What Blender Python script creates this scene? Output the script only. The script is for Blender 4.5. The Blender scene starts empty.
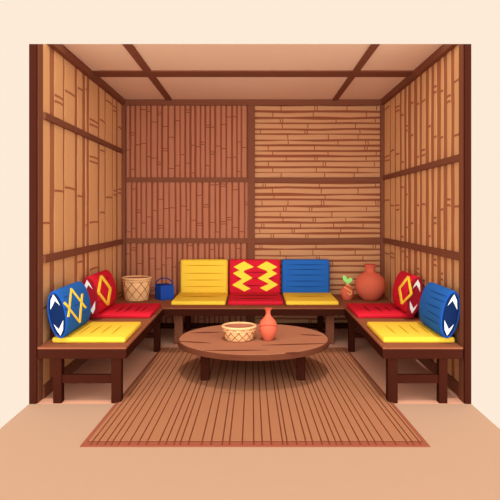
import bpy, bmesh, math, random
from mathutils import Vector, Matrix
sc = bpy.context.scene
COL = sc.collection
U = 0.012            # one working unit = 12 mm
EYE = 116.0          # eye height in working units
FOC = 602.0          # focal length in pixels of a 500 px frame

# ------------------------------------------------------------ camera
cd = bpy.data.cameras.new('camera'); cam = bpy.data.objects.new('camera', cd); COL.objects.link(cam)
cam.location = (0, 0, EYE*U); cam.rotation_euler = (math.radians(90), 0, 0)
cd.sensor_width = 36; cd.lens = FOC/500*36
cd.shift_x = -3.5/500; cd.shift_y = -38/500
cd.clip_start = 0.05; cd.clip_end = 200
sc.camera = cam
# ------------------------------------------------------------ world: cream sky, plus an added fill zone behind the camera
w = bpy.data.worlds.new('world'); sc.world = w; w.use_nodes = True
nt = w.node_tree; nt.nodes.clear()
out = nt.nodes.new('ShaderNodeOutputWorld'); bg = nt.nodes.new('ShaderNodeBackground')
tc = nt.nodes.new('ShaderNodeTexCoord'); sep = nt.nodes.new('ShaderNodeSeparateXYZ')
mr = nt.nodes.new('ShaderNodeMapRange'); mr.interpolation_type = 'SMOOTHSTEP'
mr.inputs['From Min'].default_value = -0.35; mr.inputs['From Max'].default_value = -0.95
mx = nt.nodes.new('ShaderNodeMix'); mx.data_type = 'RGBA'; mx.clamp_result = False
mx.inputs['A'].default_value = (0.983, 0.831, 0.680, 1)      # cream
mx.inputs['B'].default_value = (4.2, 4.7, 5.05, 1)            # added unseen fill glow, brightens the interior from the front
nt.links.new(tc.outputs['Generated'], sep.inputs[0]); nt.links.new(sep.outputs['Y'], mr.inputs['Value'])
nt.links.new(mr.outputs['Result'], mx.inputs['Factor']); nt.links.new(mx.outputs['Result'], bg.inputs['Color'])
nt.links.new(bg.outputs[0], out.inputs[0])
# ------------------------------------------------------------ sun from the open front
sd = bpy.data.lights.new('sun', 'SUN'); sun = bpy.data.objects.new('sun', sd); COL.objects.link(sun)
sd.energy = 1.5; sd.angle = math.radians(2.0); sd.color = (0.95, 0.97, 1.0)
sun.rotation_euler = (math.radians(90-68), 0, 0)
sun.location = (0, -4, 9)
# ------------------------------------------------------------ view
vs = sc.view_settings
vs.view_transform = 'Standard'; vs.look = 'None'; vs.gamma = 1; vs.exposure = 0; vs.use_curve_mapping = False

# ------------------------------------------------------------ materials
def lin(c):
    c /= 255
    return c/12.92 if c <= .04045 else ((c+.055)/1.055)**2.4
MATS = {}
def mat(name, rgb, var=.03, scale=6, rough=.85, spec=.02, stretch=(1, 1, 1)):
    m = bpy.data.materials.new(name); m.use_nodes = True
    n = m.node_tree; b = n.nodes['Principled BSDF']
    c = [lin(v) for v in rgb]
    b.inputs['Roughness'].default_value = rough
    b.inputs['Specular IOR Level'].default_value = spec
    t = n.nodes.new('ShaderNodeTexCoord'); mp = n.nodes.new('ShaderNodeMapping'); no = n.nodes.new('ShaderNodeTexNoise')
    mp.inputs['Scale'].default_value = stretch; no.inputs['Scale'].default_value = scale; no.inputs['Detail'].default_value = 2
    mx = n.nodes.new('ShaderNodeMix'); mx.data_type = 'RGBA'
    mx.inputs['A'].default_value = (*[v*(1-var) for v in c], 1); mx.inputs['B'].default_value = (*[min(1, v*(1+var)) for v in c], 1)
    n.links.new(t.outputs['Object'], mp.inputs[0]); n.links.new(mp.outputs[0], no.inputs['Vector'])
    n.links.new(no.outputs['Fac'], mx.inputs['Factor']); n.links.new(mx.outputs['Result'], b.inputs['Base Color'])
    MATS[name] = m
    return m
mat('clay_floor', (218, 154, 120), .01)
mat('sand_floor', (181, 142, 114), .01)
mat('ceiling_board', (228, 184, 149), .01)
mat('beam_wood', (123, 70, 48), .05, stretch=(1, 1, 1))
mat('dark_and_shaded_wood', (58, 22, 12), .05)  # on bench aprons and post fronts this darker tone is painted shade
mat('bench_wood', (142, 80, 52), .05)
mat('table_wood', (161, 100, 70), .05)
mat('table_dark', (100, 52, 33), .04)
mat('wood_line', (96, 48, 32), .03)
mat('bamboo_gold', (214, 154, 101), .03)
mat('bamboo_gold_gap', (164, 98, 64), .03)
mat('bamboo_red', (173, 105, 74), .03)
mat('bamboo_red_gap', (132, 68, 44), .03)
mat('bamboo_tan', (194, 134, 90), .03)
mat('bamboo_tan_gap', (142, 76, 48), .03)
mat('mat_straw', (163, 105, 72), .03)
mat('mat_line', (116, 56, 34), .02)
mat('mat_border', (150, 80, 58), .02)
mat('yellow_cloth', (238, 189, 58), .02)
mat('yellow_stitch', (206, 150, 30), .02)
mat('red_cloth', (206, 32, 46), .02)
mat('red_dark', (132, 24, 32), .02)
mat('blue_cloth', (40, 94, 162), .03)
mat('blue_stitch', (28, 66, 120), .02)
mat('navy_cloth', (16, 32, 66), .02)
mat('blue_rim', (26, 72, 142), .02)
mat('maroon_cloth', (146, 24, 34), .02)
mat('cream_cloth', (222, 216, 204), .01)
mat('gold_braid', (252, 212, 62), .01)
mat('wicker', (230, 172, 116), .03)
mat('wicker_line', (168, 104, 58), .02)
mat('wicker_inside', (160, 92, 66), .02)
mat('navy_paint', (34, 67, 140), .02, rough=.6)
mat('navy_paint_dark', (24, 46, 104), .02, rough=.6)
mat('terracotta', (204, 93, 65), .03)
mat('terracotta_dark', (176, 66, 44), .02)
mat('leaf_green', (160, 224, 116), .05)
mat('tan_cord', (222, 162, 96), .03)

# ------------------------------------------------------------ mesh builder (working units: x right, d away from the camera, z up)
class MB:
    def __init__(s): s.v = []; s.f = []; s.m = []; s.s = []
    def add(s, vs, fs, mi=0, smooth=False):
        o = len(s.v); s.v += [tuple(p) for p in vs]
        for f in fs: s.f.append([o+i for i in f]); s.m.append(mi); s.s.append(smooth)
        return s
    def hexa(s, p, mi=0):      # p: 4 bottom (ccw), 4 top
        return s.add(p, [(3, 2, 1, 0), (4, 5, 6, 7), (0, 1, 5, 4), (1, 2, 6, 5), (2, 3, 7, 6), (3, 0, 4, 7)], mi)
    def box(s, x0, x1, d0, d1, z0, z1, mi=0):
        return s.hexa([(x0, d0, z0), (x1, d0, z0), (x1, d1, z0), (x0, d1, z0), (x0, d0, z1), (x1, d0, z1), (x1, d1, z1), (x0, d1, z1)], mi)
    def rbox(s, x0, x1, d0, d1, z0, z1, r, seg=3, mi=0, M=None, puff=0):
        b = bmesh.new(); bmesh.ops.create_cube(b, size=1)
        for v in b.verts:
            v.co = Vector(((x1-x0)*v.co.x, (d1-d0)*v.co.y, (z1-z0)*v.co.z))
        bmesh.ops.bevel(b, geom=list(b.edges), offset=r, segments=seg, profile=.5, affect='EDGES')
        c = Vector(((x0+x1)/2, (d0+d1)/2, (z0+z1)/2))
        b.verts.index_update()
        vs = [(M @ (v.co) if M else v.co) + c for v in b.verts]
        s.add(vs, [[v.index for v in f.verts] for f in b.faces], mi, r > .6 and seg > 1)
        b.free(); return s
    def lathe(s, prof, c, seg=40, mi=0, mis=None, smooth=True, close=True):
        vs = []; n = len(prof)
        for r, z in prof:
            for k in range(seg):
                a = 2*math.pi*k/seg; vs.append((c[0]+r*math.cos(a), c[1]+r*math.sin(a), c[2]+z))
        o = len(s.v); s.v += vs
        for i in range(n-1):
            for k in range(seg):
                k2 = (k+1) % seg
                s.f.append([o+i*seg+k, o+i*seg+k2, o+(i+1)*seg+k2, o+(i+1)*seg+k]); s.m.append(mis[i] if mis else mi); s.s.append(smooth)
        if close:
            s.f.append([o+k for k in range(seg)][::-1]); s.m.append(mis[0] if mis else mi); s.s.append(False)
            s.f.append([o+(n-1)*seg+k for k in range(seg)]); s.m.append(mis[-1] if mis else mi); s.s.append(False)
        return s
    def tube(s, pts, rad, seg=8, mi=0, closed=False):
        pts = [Vector(p) for p in pts]; n = len(pts); o = len(s.v)
        for i, p in enumerate(pts):
            a = pts[(i-1) % n] if (closed or i > 0) else p
            b = pts[(i+1) % n] if (closed or i < n-1) else p
            t = (b-a).normalized(); up = Vector((0, 0, 1)) if abs(t.z) < .9 else Vector((0, 1, 0))
            x = t.cross(up).normalized(); y = x.cross(t)
            for k in range(seg):
                q = 2*math.pi*k/seg; s.v.append(tuple(p + rad*(math.cos(q)*x + math.sin(q)*y)))
        for i in range(n if closed else n-1):
            j = (i+1) % n
            for k in range(seg):
                k2 = (k+1) % seg
                s.f.append([o+i*seg+k, o+i*seg+k2, o+j*seg+k2, o+j*seg+k]); s.m.append(mi); s.s.append(True)
        if not closed:
            s.f.append([o+k for k in range(seg)][::-1]); s.m.append(mi); s.s.append(False)
            s.f.append([o+(n-1)*seg+k for k in range(seg)]); s.m.append(mi); s.s.append(False)
        return s
    def build(s, name, mats, parent=None, base=None):
        """base: origin in working units (defaults to the parent's)"""
        if parent is not None: b = Vector(parent['_b'])
        else: b = Vector(base if base else (0, 0, 0))
        me = bpy.data.meshes.new(name)
        me.from_pydata([((x-b.x)*U, (y-b.y)*U, (z-b.z)*U) for x, y, z in s.v], [], s.f)
        for m in (mats if isinstance(mats, (list, tuple)) else [mats]): me.materials.append(MATS[m])
        me.polygons.foreach_set('material_index', s.m); me.polygons.foreach_set('use_smooth', s.s)
        bm = bmesh.new(); bm.from_mesh(me); bmesh.ops.recalc_face_normals(bm, faces=bm.faces); bm.to_mesh(me); bm.free()
        o = bpy.data.objects.new(name, me); COL.objects.link(o)
        o['_b'] = tuple(b)
        if parent is not None: o.parent = parent
        else: o.location = b*U
        return o
def thing(name, base, label, cat, group=None):
    o = bpy.data.objects.new(name, None); COL.objects.link(o); o.location = Vector(base)*U; o['_b'] = tuple(base)
    o.empty_display_size = .1
    return tag(o, label, cat, group)
def tag(o, label, cat, group=None):
    o['label'] = label; o['category'] = cat
    if group: o['group'] = group
    return o
def struct(o): o['kind'] = 'structure'; return o

# ------------------------------------------------------------ surfaces that marks (stitching, braid) lie on
VX, VY = 253.5, 212.0
def on_level(z):            # horizontal surface at height z
    def f(px, py, e):
        t = (EYE-z)/((py-VY)/FOC); return Vector((t*(px-VX)/FOC, t, z+e))
    return f
def on_front(d):            # vertical surface facing the open side
    def f(px, py, e):
        return Vector((d*(px-VX)/FOC, d-e, EYE-d*(py-VY)/FOC))
    return f
def on_roll(cx, cz, a, b, tilt):      # elliptical cylinder along depth; a: half thickness, b: half height, tilt about depth
    ct, st = math.cos(tilt), math.sin(tilt)
    def f(px, py, e):
        ux, uz = (px-VX)/FOC, -(py-VY)/FOC
        ox, oz = -cx, EYE-cz
        A0, A1 = (ox*ct - oz*st)/a, (ux*ct - uz*st)/a
        B0, B1 = (ox*st + oz*ct)/b, (ux*st + uz*ct)/b
        qa, qb, qc = A1*A1+B1*B1, 2*(A0*A1+B0*B1), A0*A0+B0*B0-1
        D = max(0, qb*qb-4*qa*qc); t = (-qb-math.sqrt(D))/(2*qa)
        x, z = ox+t*ux, oz+t*uz
        p, q = (x*ct - z*st)/a/a, (x*st + z*ct)/b/b
        n = Vector((p*ct+q*st, 0, -p*st+q*ct)).normalized()
        return Vector((cx+x, t, cz+z)) + n*e
    return f
def ribbon(mb, f, pts, wid, mi, taper=False, hi=.3, N=6):
    """a low raised strip along the polyline pts (width in image units), lying on the surface f"""
    for (x0, y0), (x1, y1) in zip(pts[:-1], pts[1:]):
        L = math.hypot(x1-x0, y1-y0); nx, ny = -(y1-y0)/L, (x1-x0)/L
        st = []
        for i in range(N+1):
            t = i/N; h = wid/2*(1 if not taper else max(.12, math.sin(math.pi*t)**.7))
            x, y = x0+(x1-x0)*t, y0+(y1-y0)*t
            st.append([f(x+nx*h, y+ny*h, hi), f(x-nx*h, y-ny*h, hi), f(x+nx*h, y+ny*h, -.15), f(x-nx*h, y-ny*h, -.15)])
        vs = [p for q in st for p in q]; fs = []
        for i in range(N):
            o = 4*i; n = o+4
            fs += [(o, o+1, n+1, n), (o, n, n+2, o+2), (o+1, o+3, n+3, n+1), (o+2, n+2, n+3, o+3)]
        fs += [(0, 2, 3, 1), (4*N, 4*N+1, 4*N+3, 4*N+2)]
        mb.add(vs, fs, mi)
def polymark(mb, f, pts, mi, hi=.3):
    n = len(pts)
    vs = [f(x, y, hi) for x, y in pts] + [f(x, y, -.15) for x, y in pts]
    mb.add(vs, [tuple(range(n)), tuple(range(2*n-1, n-1, -1))] + [(i, (i+1) % n, n+(i+1) % n, n+i) for i in range(n)], mi)

XL, XR = -131.4, 130.4       # inner faces of the side walls
OL, OR = -135.6, 131.6       # outer faces
DF, DB = 363.7, 602.0        # open front, back wall
CZ = EYE+112                 # ceiling
RAKE = 168/602.0             # slope of the cut roof front
def rz(d): return EYE+RAKE*d

# ============================================================ SETTING
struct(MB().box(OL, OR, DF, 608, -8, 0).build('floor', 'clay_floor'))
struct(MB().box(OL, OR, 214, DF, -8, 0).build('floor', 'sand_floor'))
c = struct(MB().hexa([(OL, CZ-EYE and (112/RAKE), CZ), (OR, 112/RAKE, CZ), (OR, 608, CZ), (OL, 608, CZ),
                      (OL, 114/RAKE, CZ+2), (OR, 114/RAKE, CZ+2), (OR, 608, CZ+2), (OL, 608, CZ+2)]).build('ceiling', 'ceiling_board'))
MB().box(XL, XR, 476, 496, CZ-.9, CZ+.5).build('cross_beam', 'beam_wood', c)
def rake_beam(x0, x1, zl, name, par, dmax=602):
    h = MB(); zt = CZ+.4
    h.hexa([(x0, (zl-EYE)/RAKE, zl), (x1, (zl-EYE)/RAKE, zl), (x1, dmax, zl), (x0, dmax, zl),
            (x0, (zt-EYE)/RAKE, zt), (x1, (zt-EYE)/RAKE, zt), (x1, dmax, zt), (x0, dmax, zt)])
    return h.build(name, 'beam_wood', par)
rake_beam(-86.8, -80.8, CZ-1.2, 'ceiling_beam', c); rake_beam(78.4, 83.6, CZ-1.2, 'ceiling_beam', c)

def bamboo(par, mats, P, rows, t0f, t1f, rng, node_gap, nodew=1.0, double=.2, hgt=.8, wig=.25):
    """rows: list of (s0, s1) of each culm; t0f/t1f: lower/upper ends as functions of s; P(s, t, h) -> point"""
    mb = MB()
    for s0, s1 in rows:
        wd = s1-s0; K = 4
        e0 = [s0+rng.uniform(-wig, wig) for _ in range(K+1)]; e1 = [s1+rng.uniform(-wig, wig) for _ in range(K+1)]
        vs = []
        for k in range(K+1):
            for fr, h in ((0, -.3), (0, hgt*.6), (.16, hgt), (.84, hgt), (1, hgt*.6), (1, -.3)):
                s = e0[k]+(e1[k]-e0[k])*fr
                t = t0f(s)+(t1f(s)-t0f(s))*k/K
                vs.append(P(s, t, h))
        fs = []
        for k in range(K):
            for j in range(5): fs.append((6*k+j, 6*k+j+1, 6*k+j+7, 6*k+j+6))
        fs += [tuple(range(5, -1, -1)), tuple(range(6*K, 6*K+6))]
        mb.add(vs, fs, 0)
        # joints
        a, b = t0f((s0+s1)/2), t1f((s0+s1)/2)
        t = a+rng.uniform(.1, 1.0)*node_gap
        while t < b-2:
            ts = [t] + ([t+2.6*nodew] if rng.random() < double else [])
            for q in ts:
                if q > b-1.5: continue
                sk = rng.uniform(-.5, .5)*nodew; bow = rng.uniform(.2, .6)*nodew
                vs = []
                for i in range(5):
                    fr = i/4; s = s0-.1+(wd+.2)*fr; tt = q+sk*(fr-.5)+.5*bow*(1-(2*fr-1)**2)
                    vs += [P(s, tt-nodew/2, hgt+.14), P(s, tt+nodew/2, hgt+.14), P(s, tt-nodew/2, hgt*.5), P(s, tt+nodew/2, hgt*.5)]
                fs = []
                for i in range(4):
                    o = 4*i; n = o+4
                    fs += [(o, o+1, n+1, n), (o, n, n+2, o+2), (o+1, o+3, n+3, n+1)]
                mb.add(vs, fs, 1)
            t += rng.uniform(.7, 1.6)*node_gap
    return mb.build('bamboo_panel', mats, par)

# ---- side walls
def side_wall(name, X, O, sgn, up, lo, lines, seed):
    rng = random.Random(seed)
    wl = MB()
    x0, x1 = sorted((X-sgn*.1, O))
    # backing board with the raked front top
    y1 = 112/RAKE
    prof = [(DF+6, 0), (606, 0), (606, CZ), (y1, CZ), (DF+6, rz(DF+6)-.3)]
    vs = [(x0, d, z) for d, z in prof]+[(x1, d, z) for d, z in prof]
    wl.add(vs, [(0, 1, 2, 3, 4), (9, 8, 7, 6, 5)]+[(i, (i+1) % 5, 5+(i+1) % 5, 5+i) for i in range(5)])
    root = struct(wl.build(name, 'bamboo_gold_gap'))
    # front post: shade on its front face painted as a dark strip, inner face lighter
    def post(a, b, d0, d1, mt, nm, dz=0):
        a, b = sorted((a, b))
        h = MB().hexa([(a, d0, 0), (b, d0, 0), (b, d1, 0), (a, d1, 0), (a, d0, rz(d0)-dz), (b, d0, rz(d0)-dz), (b, d1, rz(d1)-dz), (a, d1, rz(d1)-dz)])
        return h.build(nm, mt, root)
    post(O, X+sgn*(.3 if sgn > 0 else 2.8), DF, DF+2, 'dark_and_shaded_wood', 'shaded_post_face')
    post(O, X+sgn*(.6 if sgn > 0 else 2.8), DF+2, DF+10.5, 'beam_wood', 'front_post')
    def rail(za, zb, dep, nm, d0=DF+10.5, m='beam_wood'):
        a, b = sorted((X-sgn*.3, X+sgn*dep))
        return MB().box(a, b, d0, DB-3, za, zb).build(nm, m, root)
    rail(EYE+up-2.1, EYE+up+2.1, 2.2, 'rail'); rail(EYE+lo-2.4, EYE+lo+2.4, 2.2, 'rail')
    rail(0, 8, 1.4, 'baseboard')
    a, b = sorted((X, X+sgn*3.9)); rake_beam(a, b, EYE+106.5, 'top_beam', root)
    # culms
    def P(s, t, h): return Vector((X+sgn*(h-.1), s, t))
    ed = [DF+9.5]+[q for q in lines]+[DB+1]
    rows = []
    for i in range(len(ed)-1):
        rows.append((ed[i]+(lines_w(ed[i], seed) if i else 0), ed[i+1]-(lines_w(ed[i+1], seed))))
    segs = [(8, EYE+lo-2.4), (EYE+lo+2.4, EYE+up-2.1), (EYE+up+2.1, None)]
    for a, b in segs:
        t1 = (lambda s, b=b: b) if b else (lambda s: min(EYE+107.5, rz(s)-.2))
        bamboo(root, ['bamboo_gold', 'bamboo_gold_gap'], P, rows, (lambda s, a=a: a), t1, rng, 48 if sgn > 0 else 38, nodew=1.5, wig=.7, hgt=.28, double=.25)
    return root
def lines_w(d, seed): return 1.7+3.4*random.Random(round(d*7)+seed).random()
LL = [392.6, 416.8, 445.6, 466, 478, 511, 533, 561, 579]
def pr(px): return 602/((px-VX)/130.4)
LR = sorted(pr(p) for p in (390.3, 395.2, 400.7, 405.3, 409.5, 415.5, 420.7, 427.2, 432.6, 438.9, 445.4, 452.7))
side_wall('wall_left', XL, OL, 1, 60, -29.3, LL, 3)
side_wall('wall_right', XR, OR, -1, 34, -28, LR, 8)

# ---- back wall
wb = struct(MB().box(-4, OR, DB+.3, 606, 0, CZ, 1).box(OL, -4, DB+.3, 606, 0, CZ, 0).build('wall_back', ['bamboo_red_gap', 'bamboo_tan_gap']))
MB().box(-132.2, -127.3, 598, 602.4, 0, CZ).build('corner_post', 'beam_wood', wb)
MB().box(126.4, 131.3, 598, 602.4, 0, CZ).build('corner_post', 'beam_wood', wb)
MB().box(-5.4, 1.4, 599, 602.4, 5, CZ-5.6).build('middle_post', 'beam_wood', wb)
MB().box(-127.3, 126.6, 598.5, 602.4, CZ-5.6, CZ).build('top_beam', 'beam_wood', wb)
MB().box(-127.3, 126.6, 599, 602.4, 0, 5).build('baseboard', 'dark_and_shaded_wood', wb)
rng = random.Random(21)
bays = [(5, EYE-31), (EYE-26.2, EYE+29.8), (EYE+34.4, CZ-5.6)]
for za, zb in ((EYE-31, EYE-26.2), (EYE+29.8, EYE+34.4)):
    MB().box(-127.3, -5.4, 599.6, 602.4, za, zb).build('rail', 'beam_wood', wb)
    MB().box(1.4, 126.6, 599.6, 602.4, za, zb).build('rail', 'beam_wood', wb)
def PL(s, t, h): return Vector((s, DB-h+.4, t))
def PR(s, t, h): return Vector((t, DB-h+.4, s))
for a, b in bays:
    rows = []; x = -127.2; i = 0
    while x < -6.5:
        wd = rng.choice((3.0, 3.4, 3.8, 4.4, 5.0)); e = min(x+wd, -5.6)
        rows.append((x+.05, e)); x = e+rng.uniform(1.1, 2.0)
    bamboo(wb, ['bamboo_red', 'bamboo_red_gap'], PL, rows, (lambda s, a=a: a), (lambda s, b=b: b), rng, 34, nodew=.9, wig=.15, double=.2)
    rows = []; z = a+.3
    while z < b-1.5:
        wd = rng.choice((3.2, 3.6, 4.1, 4.5)); e = min(z+wd, b-.2)
        rows.append((z, e)); z = e+rng.uniform(1.3, 2.3)
    bamboo(wb, ['bamboo_tan', 'bamboo_tan_gap'], PR, rows, (lambda s: 1.4), (lambda s: 126.6), rng, 36, nodew=.9, wig=.6, double=.3)

# ============================================================ BENCHES
BT = EYE-81.9       # seat height 34.1
def bench_side(sgn, x_out, x_in, label):
    xo, xi = x_out, x_in
    t = thing('bench', ((xo+xi)/2, 438, 0), label, 'bench', None)
    a, b = sorted((xo, xi))
    MB().box(a, b, DF+.2, 514, BT-1, BT).build('seat_board', 'bench_wood', t)
    MB().box(a, b, DF+.2, DF+3, BT-6.8, BT-1).build('apron', 'dark_and_shaded_wood', t)  # bench sides: same wood as the seat, shade painted in as darker colour
    p, q = sorted((xi, xi-sgn*2.5)); MB().box(p, q, DF+3, 514, BT-6.8, BT-1).build('apron', 'dark_and_shaded_wood', t)
    p, q = sorted((xo, xo+sgn*2.5)); MB().box(p, q, DF+3, 514, BT-6.8, BT-1).build('apron', 'dark_and_shaded_wood', t)
    MB().box(a, b, 511, 513.9, BT-6.8, BT-1).build('apron', 'dark_and_shaded_wood', t)
    fo = sorted((xo+sgn*9.2, xo+sgn*14.2)); fi = sorted((xi-sgn*3.2, xi-sgn*9.2))
    ro = fo; ri = sorted((xi-sgn*.8, xi-sgn*5.8))
    MB().box(*fo, DF+1, DF+6.5, 0, BT-5).build('leg', 'dark_and_shaded_wood', t)
    MB().box(*fi, DF+1, DF+6.5, 0, BT-5).build('leg', 'dark_and_shaded_wood', t)
    MB().box(*ro, 498.5, 504, 0, BT-5).build('leg', 'dark_and_shaded_wood', t)
    MB().box(*ri, 498.5, 504, 0, BT-5).build('leg', 'dark_and_shaded_wood', t)
    s0, s1 = min(fo[1], fi[1]), max(fo[0], fi[0])
    MB().box(s0, s1, DF+2, DF+5, 12, 17).build('stretcher', 'dark_and_shaded_wood', t)
    s0, s1 = min(ro[1], ri[1]), max(ro[0], ri[0])
    MB().box(s0, s1, 500, 503, 11.5, 15).build('stretcher', 'dark_and_shaded_wood', t)
    return t
bench_side(1, -130.6, -77, 'dark brown wooden bench running along the left bamboo wall')
bench_side(-1, 126.7, 78.2, 'dark brown wooden bench running along the right bamboo wall')
t = thing('bench', (-1, 557, 0), 'dark brown wooden bench along the back bamboo wall, carrying the three upright back cushions', 'bench')
MB().box(-127.2, 125.5, 514.1, 598.4, BT-1, BT).build('seat_board', 'bench_wood', t)
MB().box(-127.2, 125.5, 514.1, 517, BT-6.8, BT-1).build('apron', 'dark_and_shaded_wood', t)  # shaded front edge of the seat, darkened by colour
MB().box(-127.2, 125.5, 594, 597, BT-6.8, BT-1).build('apron', 'dark_and_shaded_wood', t)
for x0, x1, d0 in ((-69.3, -62.2, 528), (-65.7, -60.2, 577), (63.6, 70.7, 528), (61.8, 67.4, 577)):
    MB().box(x0, x1, d0, d0+5.5, 0, BT-1).build('leg', 'beam_wood' if d0 < 550 else 'dark_and_shaded_wood', t)

# ============================================================ SEAT PADS
PT = EYE-78.4       # top of the pads
def seat_pad(x0, x1, d0, d1, mt, st, darts, label, name='seat_cushion', grp=None):
    mb = MB().rbox(x0, x1, d0, d1, BT, PT, 1.1, 3)
    f = on_level(PT)
    for q in darts: ribbon(mb, f, [(q[0], q[1]), (q[2], q[3])], q[4] if len(q) > 4 else 1.1, 1, taper=True, hi=.16)
    return tag(mb.build(name, [mt, st], base=((x0+x1)/2, (d0+d1)/2, BT)), label, 'cushion', grp)
G1 = 'seat pads on the three benches'
seat_pad(-126, -80.2, 376, 431, 'yellow_cloth', 'yellow_stitch', [(79, 334, 91, 325.5), (90, 333.5, 102, 325.5), (101, 333.5, 112, 325.5), (112, 334, 122, 325.5)],
         'yellow quilted seat pad on the left bench, front end, below the blue pillow', grp=G1)
seat_pad(-126, -79.5, 463, 518, 'red_cloth', 'red_dark', [(116, 312.5, 125, 306), (124, 312.5, 132, 305.8), (134, 312, 142, 305.8), (141, 311.5, 147.5, 306.2)],
         'red quilted seat pad on the left bench, in front of the tall wicker basket', grp=G1)
seat_pad(81, 126, 376, 431, 'yellow_cloth', 'yellow_stitch', [(385, 325, 396, 334), (398, 325, 409, 334), (409, 325, 419, 333), (418, 325, 429, 333.5)],
         'yellow quilted seat pad on the right bench, front end, below the blue pillow', grp=G1)
seat_pad(80, 124, 463, 518, 'red_cloth', 'red_dark', [(363, 306, 371, 312), (374, 306, 382, 312), (384, 306, 391, 311.5), (392, 306, 400, 311)],
         'red quilted seat pad on the right bench, in front of the big round clay jar', grp=G1)
seat_pad(-72.5, -24.6, 528.6, 587, 'yellow_cloth', 'yellow_stitch', [(181, 296.6, 222, 296.6, 1)],
         'yellow seat pad on the back bench under the yellow back cushion', grp=G1)
seat_pad(-22.6, 26.2, 528.6, 587, 'red_cloth', 'red_dark', [(236, 295.6, 277, 295.6, .9), (233, 298.6, 275, 298.6, .9)],
         'red seat pad in the middle of the back bench', grp=G1)
seat_pad(28.6, 75, 528.6, 587, 'yellow_cloth', 'yellow_stitch', [(291, 296.4, 324, 296.4, 1)],
         'yellow seat pad on the back bench under the blue back cushion', grp=G1)

# ============================================================ BACK CUSHIONS
def back_cushion(x0, x1, mt, label):
    mb = MB().rbox(x0, x1, 588.5, 598.2, BT, EYE+47, 2.6, 4)
    return mb, on_front(588.5), label
def darts(mb, f, L):
    for q in L: ribbon(mb, f, [(q[0], q[1]), (q[2], q[3])], 1.0, 1, taper=True, hi=.16)
H_ = EYE-(-0)
def mk_back(x0, x1, mats, L, label):
    mb = MB().rbox(x0, x1, 588.2, 597.5, BT, EYE-46.6, 2.6, 4)
    darts(mb, on_front(588.2), L)
    o = mb.build('back_cushion', mats, base=((x0+x1)/2, 593, BT))
    return tag(o, label, 'cushion', 'upright cushions along the back wall')
mk_back(-71.8, -25.2, ['yellow_cloth', 'yellow_stitch'], [(183, 265.4, 226, 265.4), (182.5, 273.3, 225, 273.3), (184, 280, 224, 280), (182.5, 286.5, 225.5, 286.5)],
        'plain yellow upright back cushion, leftmost on the back bench')
r = mk_back(-23.8, 26.6, ['red_cloth', 'red_dark'], [(246, 272.4, 267, 272.4), (252, 278.6, 276, 278.6), (240, 285.6, 262, 285.6), (236, 278.4, 246, 278.6)],
        'red upright back cushion with two yellow zigzag columns, middle of the back bench')
f = on_front(588.2); sx = lambda v: 225+v*.13; sy = lambda v: 255+v*.13
for pts in ([(148, 48), (222, 92), (150, 118), (142, 132), (212, 176), (130, 222), (196, 258), (150, 280), (55, 230), (130, 184), (60, 140), (112, 116), (66, 92)],
            [(320, 48), (402, 92), (356, 116), (402, 142), (330, 182), (408, 228), (318, 280), (268, 252), (338, 222), (252, 178), (330, 134), (318, 120), (246, 92)]):
    mb = MB(); P2 = [(sx(a), sy(b)) for a, b in pts]
    polymark(mb, f, P2, 0, hi=.3)
    mb.build('zigzag', 'gold_braid', r)
mk_back(27.8, 74.7, ['blue_cloth', 'blue_stitch'], [(285, 264.8, 326, 264.8), (286, 269.4, 325, 269.4), (285.5, 275, 326, 275), (286, 281, 325, 281), (287, 286.6, 325, 286.6)],
        'blue upright back cushion above a yellow seat pad, rightmost on the back bench')

# ============================================================ OVAL PILLOWS leaning on the side walls
def pillow(sgn, cx, d0, L, mats, label, a=6.0, b=15.0, tilt=10):
    """elliptical section leaning outward at the top; sgn +1 on the left wall, -1 on the right"""
    th = math.radians(tilt)*sgn
    # lowest point of the tilted ellipse sits on the pad
    hz = math.sqrt((b*math.cos(th))**2+(a*math.sin(th))**2); cz = PT+hz+.02
    t = thing('side_pillow', (cx, d0+L/2, PT), label, 'pillow', 'oval pillows leaning on the side walls')
    def ring(d, k, kk=None, n=48):
        kk = k if kk is None else kk
        r = []
        for i in range(n):
            q = 2*math.pi*i/n; p, s = a*k*math.cos(q), b*kk*math.sin(q)
            r.append((cx + p*math.cos(th) - s*math.sin(th), d, cz + p*math.sin(th) + s*math.cos(th)))
        return r
    def loft(rings, mi=0, n=48, caps=True):
        mb = MB(); vs = [p for R in rings for p in R]; fs = []
        for j in range(len(rings)-1):
            for i in range(n): fs.append((j*n+i, j*n+(i+1) % n, (j+1)*n+(i+1) % n, (j+1)*n+i))
        mb.add(vs, fs, mi, True)
        if caps: mb.add(rings[0], [tuple(range(n))], mi); mb.add(rings[-1], [tuple(range(n))], mi)
        return mb
    mb = loft([ring(d0+.6, .88, .94), ring(d0, .92, .96), ring(d0+.3, .97, .985), ring(d0+1.4, 1), ring(d0+L-1.6, 1), ring(d0+L-.4, .97, .985), ring(d0+L, .92, .96)])
    body_f = on_roll(cx, cz, a, b, -th)
    return t, mb, body_f, ring, loft, cz, th
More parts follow.
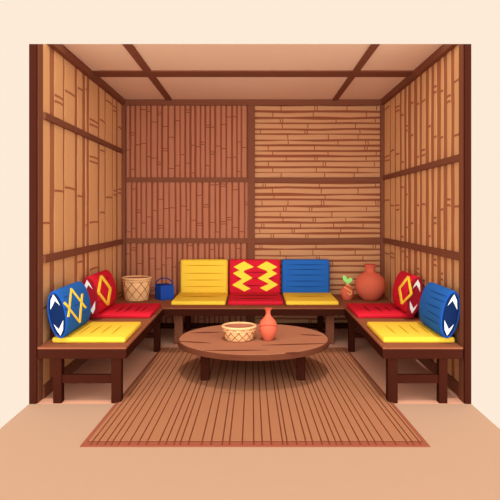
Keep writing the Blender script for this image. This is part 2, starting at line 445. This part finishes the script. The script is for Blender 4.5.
def finish(t, mb, f, ring, loft, cz, th, cx, d0, L, cloth, stitch, rim, dark, sgn, a=6.0, b=15.0):
    body = mb.build('pillow_body', [cloth, stitch], t)
    e = loft([ring(d0+.4, .97, .985), ring(d0-.35, .95, .975), ring(d0-.4, .80, .91)], caps=True).build('end_rim', rim, t)
    e['label'] = 'darker oval rim'
    e = loft([ring(d0+.2, .82, .92), ring(d0-.6, .78, .90)]).build('end_panel', dark, t); e['label'] = 'dark oval end'
    # two cream chevrons: up at the top, down at the bottom
    for v in (1, -1):
        pts = [(0, .86), (.26, .64), (.48, .36), (.06, .60), (-.55, .26), (-.36, .64)]
        vs = []
        for u_, w_ in pts:
            if v < 0: u_ = -u_
            p, s = a*u_*sgn*v*v, b*w_*v
            if v < 0: p = a*u_*sgn
            vs.append((cx + p*math.cos(th) - s*math.sin(th), cz + p*math.sin(th) + s*math.cos(th)))
        n = len(vs)
        m = MB(); m.add([(x, d0-1.0, z) for x, z in vs]+[(x, d0-.5, z) for x, z in vs],
                        [tuple(range(n)), tuple(range(2*n-1, n-1, -1))]+[(i, (i+1) % n, n+(i+1) % n, n+i) for i in range(n)])
        o = m.build('chevron', 'cream_cloth', t); o['label'] = 'cream chevron'
    return body
def z1(v, w_): return 40+v/7.15, 275+w_/7.15
def z2(v, w_): return 80+v*.126, 262+w_*.126
def z7(v, w_): return 385+v*.17, 262+w_*.17
# blue, left
A = (-121.4, 372.5, 54)
q = pillow(1, *A, None, 'blue oval pillow with a yellow crossed diamond, leaning on the left wall')
for l in ([(170, 160), (205, 150)], [(165, 250), (200, 240)], [(300, 270), (330, 262)], [(240, 222), (275, 210)]): ribbon(q[1], q[2], [z1(*p) for p in l], .7, 1, True, .15)
finish(*q, *A, 'blue_cloth', 'blue_stitch', 'blue_rim', 'navy_cloth', 1)
m = MB()
for l in ([(220, 98), (326, 236)], [(172, 195), (284, 340)], [(222, 98), (202, 300)], [(300, 135), (282, 338)]): ribbon(m, q[2], [z1(*p) for p in l], 1.7, 0, False, .35)
m.build('diamond_braid', 'gold_braid', q[0])
# red, left
B = (-122.6, 452, 59)
q = pillow(1, *B, None, 'red oval pillow with a yellow diamond, leaning on the left wall')
for l in ([(195, 135), (240, 120)], [(135, 325), (185, 300)]): ribbon(q[1], q[2], [z2(*p) for p in l], .7, 1, True, .15)
finish(*q, *B, 'red_cloth', 'red_dark', 'maroon_cloth', 'maroon_cloth', 1)
m = MB(); DM = [(166, 110), (240, 210), (220, 340), (145, 243), (166, 110)]
for i in range(4): ribbon(m, q[2], [z2(*DM[i]), z2(*DM[i+1])], 2.3, 0, False, .35)
m.build('diamond_braid', 'gold_braid', q[0])
# blue, right
A = (121.8, 372.5, 48)
q = pillow(-1, *A, None, 'blue oval pillow with dark stitched lines, leaning on the right wall')
for l in ([(262, 165), (365, 205)], [(270, 205), (350, 235)], [(248, 243), (325, 275)], [(245, 283), (325, 328)], [(222, 315), (325, 370)]): ribbon(q[1], q[2], [z7(*p) for p in l], .9, 1, True, .15)
finish(*q, *A, 'blue_cloth', 'blue_stitch', 'blue_rim', 'navy_cloth', -1)
# red, right
B = (121.6, 454, 46)
q = pillow(-1, *B, None, 'red oval pillow with a yellow diamond, leaning on the right wall')
for l in ([(140, 115), (180, 130)], [(70, 205), (95, 220)]): ribbon(q[1], q[2], [z7(*p) for p in l], .7, 1, True, .15)
finish(*q, *B, 'red_cloth', 'red_dark', 'maroon_cloth', 'maroon_cloth', -1)
m = MB(); DM = [(138, 86), (155, 188), (100, 246), (86, 156), (138, 86)]
for i in range(4): ribbon(m, q[2], [z7(*DM[i]), z7(*DM[i+1])], 2.0, 0, False, .35)
m.build('diamond_braid', 'gold_braid', q[0])

# ============================================================ ROUND TABLE AND MAT
TT = 26.0; TC = (0, 433)
t = thing('coffee_table', (0, 433, 1.0), 'low round wooden table standing on the striped mat, carrying the shallow basket and clay vase', 'table')
mb = MB().lathe([(53.0, 22.4), (53.2, 22.6), (53.2, 25.6), (52.8, 26.0)], (0, 433, 0), 96, smooth=False)
f = on_level(TT)
for l in ([(177, 341.2), (211, 343.2)], [(204, 350.6), (268, 350.2)], [(262, 345.3), (329, 343.4)], [(300, 334.6), (322, 335.6)], [(190, 333), (222, 332.2)], [(216, 357), (246, 357.4)], [(285, 353), (300, 352.4)]):
    ribbon(mb, f, l, 1.0, 1, True, .1, N=10)
mb.build('tabletop', ['table_wood', 'wood_line'], t)
mb = MB().lathe([(50, 22.2), (54.1, 22.2), (54.2, 22.4), (54.2, 25.5), (53.8, 25.9), (53.15, 25.8), (53.15, 22.6), (50, 22.4)], (0, 433, 0), 96, smooth=False, close=False)
mb.build('edge_band', 'table_dark', t)
for x in (-33.3, 32.6): MB().box(x-2.9, x+2.9, 411, 416.8, 1.0, 22.3).build('leg', 'dark_and_shaded_wood', t)
MB().box(-2.9, 2.9, 470, 475.8, 1.0, 22.3).build('leg', 'dark_and_shaded_wood', t)

def tag_mat():
    d0, d1 = 297, 513; xl0, xr0, xl1, xr1 = -85.6, 87.1, -78.6, 78.6
    def X(fr, d):
        k = (d-d0)/(d1-d0); a = xl0+(xl1-xl0)*k; b = xr0+(xr1-xr0)*k; return a+(b-a)*fr
    mb = MB()
    def quad(f0, f1, da, db, z0, z1, mi):
        mb.hexa([(X(f0, da), da, z0), (X(f1, da), da, z0), (X(f1, db), db, z0), (X(f0, db), db, z0),
                 (X(f0, da), da, z1), (X(f1, da), da, z1), (X(f1, db), db, z1), (X(f0, db), db, z1)], mi)
    quad(0, 1, d0, d1, 0, .55, 2)          # edge / border cloth
    quad(.012, .988, d0+5.3, d1-2, .5, .7, 1)    # ground between strips
    px = [89.5, 95, 101, 109, 115, 122, 132, 141, 149, 161, 168, 176, 182, 190, 203, 212, 223, 230, 242.5, 253.7, 262, 271, 282, 286.5, 295.7, 305, 311.5, 320.4, 327.6, 334.3, 340, 348, 357.6, 366, 373, 381, 392, 404, 409.5, 416.5]
    k = (306-d0)/(d1-d0); xs = [(p-VX)/1.966 for p in px]
    fr = [(x-X(0, 306))/(X(1, 306)-X(0, 306)) for x in xs]
    lw = .0021
    fr = [.012]+[q for q in fr if .014 < q < .986]+[.988]
    for i in range(len(fr)-1):
        quad(fr[i]+lw, fr[i+1]-lw, d0+6, d1-2, .6, 1.0, 0)
        if i: quad(fr[i]-lw, fr[i]+lw, d0+1.2, d0+6, .5, .62, 1)
    o = mb.build('floor_mat', ['mat_straw', 'mat_line', 'mat_border'], base=(0, 405, 0))
    tag(o, 'reddish brown straw floor mat with dark lengthwise lines, lying under the round table', 'mat')
tag_mat()

# ============================================================ BASKETS
def basket(c, r0, r1, h, n, label, turns, thick=.8):
    t = thing('wicker_basket', c, label, 'basket')
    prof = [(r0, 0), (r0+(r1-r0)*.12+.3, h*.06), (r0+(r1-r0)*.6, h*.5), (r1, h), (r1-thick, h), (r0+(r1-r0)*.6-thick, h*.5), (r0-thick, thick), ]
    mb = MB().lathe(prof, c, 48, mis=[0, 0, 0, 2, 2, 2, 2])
    def rad(z):
        k = z/h
        return r0+(r1-r0)*(1.2*k if k < .5 else .6+.8*(k-.5))+.2
    for sg in (1, -1):
        for i in range(n):
            pts = []
            for j in range(13):
                z = h*(.05+.83*j/12); a = 2*math.pi*i/n + sg*turns*2*math.pi*j/12
                pts.append((c[0]+rad(z)*math.cos(a), c[1]+rad(z)*math.sin(a), c[2]+z))
            mb.tube(pts, .34, 5, 1)
    mb.build('basket_body', ['wicker', 'wicker_line', 'wicker_inside'], t)
    pts = [(c[0]+(r1+.1)*math.cos(2*math.pi*k/48), c[1]+(r1+.1)*math.sin(2*math.pi*k/48), c[2]+h) for k in range(48)]
    mb = MB().tube(pts, .95, 8, 0, True)
    pts = [(c[0]+(r1-.1)*math.cos(2*math.pi*k/48), c[1]+(r1-.1)*math.sin(2*math.pi*k/48), c[2]+h-2.2) for k in range(48)]
    mb.tube(pts, .55, 6, 0, True)
    mb.build('rim', ['wicker'], t)
basket((-108.9, 561, BT), 10.3, 13.0, 20.5, 9, 'tall wicker basket with a diamond lattice, on the back corner of the bench', .19)
basket((-10.2, 425, TT+.25), 9.4, 11.4, 9.2, 12, 'shallow wicker basket with a diamond lattice, on the round table', .12)

# ============================================================ BLUE PAIL
c = (-83.8, 566, BT)
t = thing('square_pail', c, 'small square navy blue pail with an arched handle, beside the tall wicker basket', 'pail')
ph = math.radians(33)
def rot(x, y): return (c[0]+x*math.cos(ph)-y*math.sin(ph), c[1]+x*math.sin(ph)+y*math.cos(ph))
def sq(h, z, ch=.0): 
    return [(*rot(a*h, b*h), c[2]+z) for a, b in ((-1, -1), (1, -1), (1, 1), (-1, 1))]
mb = MB(); rings = [sq(6.3, 0), sq(6.7, .8), sq(6.7, 12.4), sq(6.2, 13.2), sq(5.4, 13.2), sq(5.3, 3)]
mb.add([p for R in rings for p in R], [(4*j+i, 4*j+(i+1) % 4, 4*j+4+(i+1) % 4, 4*j+4+i) for j in range(5) for i in range(4)]+[(0, 1, 2, 3), (20, 21, 22, 23)])
for j in (4,):
    pass
mb.build('pail_body', 'navy_paint', t)
mb = MB(); R1 = sq(5.9, 12.6); R2 = sq(5.6, 14.2); R0 = sq(5.2, 12.6)
mb.add(R1+R2, [(0, 1, 5, 4), (1, 2, 6, 5), (2, 3, 7, 6), (3, 0, 4, 7), (4, 5, 6, 7), (3, 2, 1, 0)])
mb.build('lid', 'navy_paint_dark', t)
mb = MB(); pts = [(c[0]+8.0*math.cos(math.pi*k/16), c[1]-1.5, c[2]+12.2+7.8*math.sin(math.pi*k/16)**.8) for k in range(17)]
pts = [(c[0]+8.0, c[1]-1.5, c[2]+9)]+pts+[(c[0]-8.0, c[1]-1.5, c[2]+9)]
mb.tube(pts, .55, 8).build('handle', 'navy_paint_dark', t)

# ============================================================ CLAY POTS
def smooth_prof(pts, k=5):
    out = []
    n = len(pts)
    for i in range(n-1):
        p0, p1, p2, p3 = pts[max(i-1, 0)], pts[i], pts[i+1], pts[min(i+2, n-1)]
        for j in range(k):
            t = j/k
            out.append(tuple(.5*((2*p1[q])+(-p0[q]+p2[q])*t+(2*p0[q]-5*p1[q]+4*p2[q]-p3[q])*t*t+(-p0[q]+3*p1[q]-3*p2[q]+p3[q])*t**3) for q in (0, 1)))
    return out+[pts[-1]]
# big round jar
c = (108.6, 560, BT)
prof = smooth_prof([(6.2, 0), (9.2, 2.5), (12.8, 8), (14.1, 14), (12.8, 19.8), (8.8, 24), (4.9, 26.3), (4.5, 29.6), (6.2, 33.4)])
prof += [(5.2, 33.3), (3.8, 30), (3.8, 27)]
tag(MB().lathe(prof, c, 48, mis=[0]*(len(prof)-4)+[0, 1, 1, 1]).build('clay_jar', ['terracotta', 'terracotta_dark'], base=c),
    'big round terracotta jar with a short flared neck, in the right back corner', 'jar')
# vase on the table
c = (10.3, 423, TT+.15)
prof = smooth_prof([(3.0, 0), (3.4, .6), (5.6, 4.6), (6.4, 8.8), (5.4, 13), (2.7, 16.2), (1.7, 18.4), (1.9, 20.6), (3.1, 22.4)])
prof += [(2.6, 22.4), (1.3, 20), (1.2, 18)]
t = tag(MB().lathe(prof, c, 40, mis=[0]*(len(prof)-4)+[0, 1, 1, 1]).build('clay_vase', ['terracotta', 'terracotta_dark'], base=c),
    'slender terracotta vase with a narrow neck, on the round table beside the shallow basket', 'vase')
mb = MB(); fr = []
for k in range(25):
    a = math.radians(200+140*k/24); rr = 6.15; z = 9.8+1.7*math.sin(math.pi*k/24); rr = 6.33-.30*math.sin(math.pi*k/24)
    fr.append((c[0]+rr*math.cos(a), c[1]+rr*math.sin(a), c[2]+z))
mb.tube(fr, .28, 6).build('incised_line', 'terracotta_dark', t)
# small potted sprig
c = (87.2, 560, BT)
t = thing('potted_sprig', c, 'small round terracotta pot with a green sprig and tan cord, beside the big jar', 'pot')
prof = smooth_prof([(3.6, 0), (5.5, 3.6), (6.1, 7.4), (5.0, 11), (2.8, 13.0), (2.3, 13.8)])
MB().lathe(prof, c, 32).build('pot', 'terracotta', t)
mb = MB()
for (x, z, w_, h, a) in ((-2.3, 20.2, 1.9, 3.2, 25), (2.4, 18.6, 2.0, 2.6, -50), (.3, 17.0, 1.5, 2.0, 80)):
    vs = []; n = 12; ca, sa = math.cos(math.radians(a)), math.sin(math.radians(a))
    for s_ in (-.25, .25):
        for k in range(n):
            q_ = 2*math.pi*k/n; u_, v_ = w_*math.cos(q_)*(1-.25*math.sin(q_)), h*math.sin(q_)
            vs.append((c[0]+x+u_*ca-v_*sa, c[1]-1+s_+.25*abs(u_), c[2]+z+u_*sa+v_*ca))
    mb.add(vs, [tuple(range(n)), tuple(range(2*n-1, n-1, -1))]+[(i, (i+1) % n, n+(i+1) % n, n+i) for i in range(n)])
mb.tube([(c[0], c[1], c[2]+13.5), (c[0]-.4, c[1]-.6, c[2]+16), (c[0]-2, c[1]-1, c[2]+18.5)], .3)
mb.tube([(c[0], c[1], c[2]+13.5), (c[0]+.6, c[1]-.6, c[2]+16), (c[0]+2, c[1]-1, c[2]+17.8)], .3)
mb.build('sprig', 'leaf_green', t)
mb = MB()
pts = []
for k in range(26):
    a = k/25
    if a < .45: x = -3.6+5.2*(a/.45); z = 12.6-3.0*(a/.45)
    else:
        th = (a-.45)/.55*5.2; rr = 2.1*(1-.35*(a-.45)/.55); x = 1.4+rr*math.sin(th); z = 7.5+rr*math.cos(th)
    R = 6.0 if z < 9 else 6.0-(z-9)*.68
    y = -math.sqrt(max(.3, R*R-x*x))-.15
    pts.append((c[0]+x, c[1]+y, c[2]+z))
mb.tube(pts, .55, 6)
mb.tube([(c[0]+3.2, c[1]-2.4, c[2]+13), (c[0]+.8, c[1]-2.6, c[2]+14.4), (c[0]-1.4, c[1]-2.2, c[2]+14.6)], .6, 6)
mb.build('cord', 'tan_cord', t)

for o in bpy.data.objects:
    if '_b' in o: del o['_b']
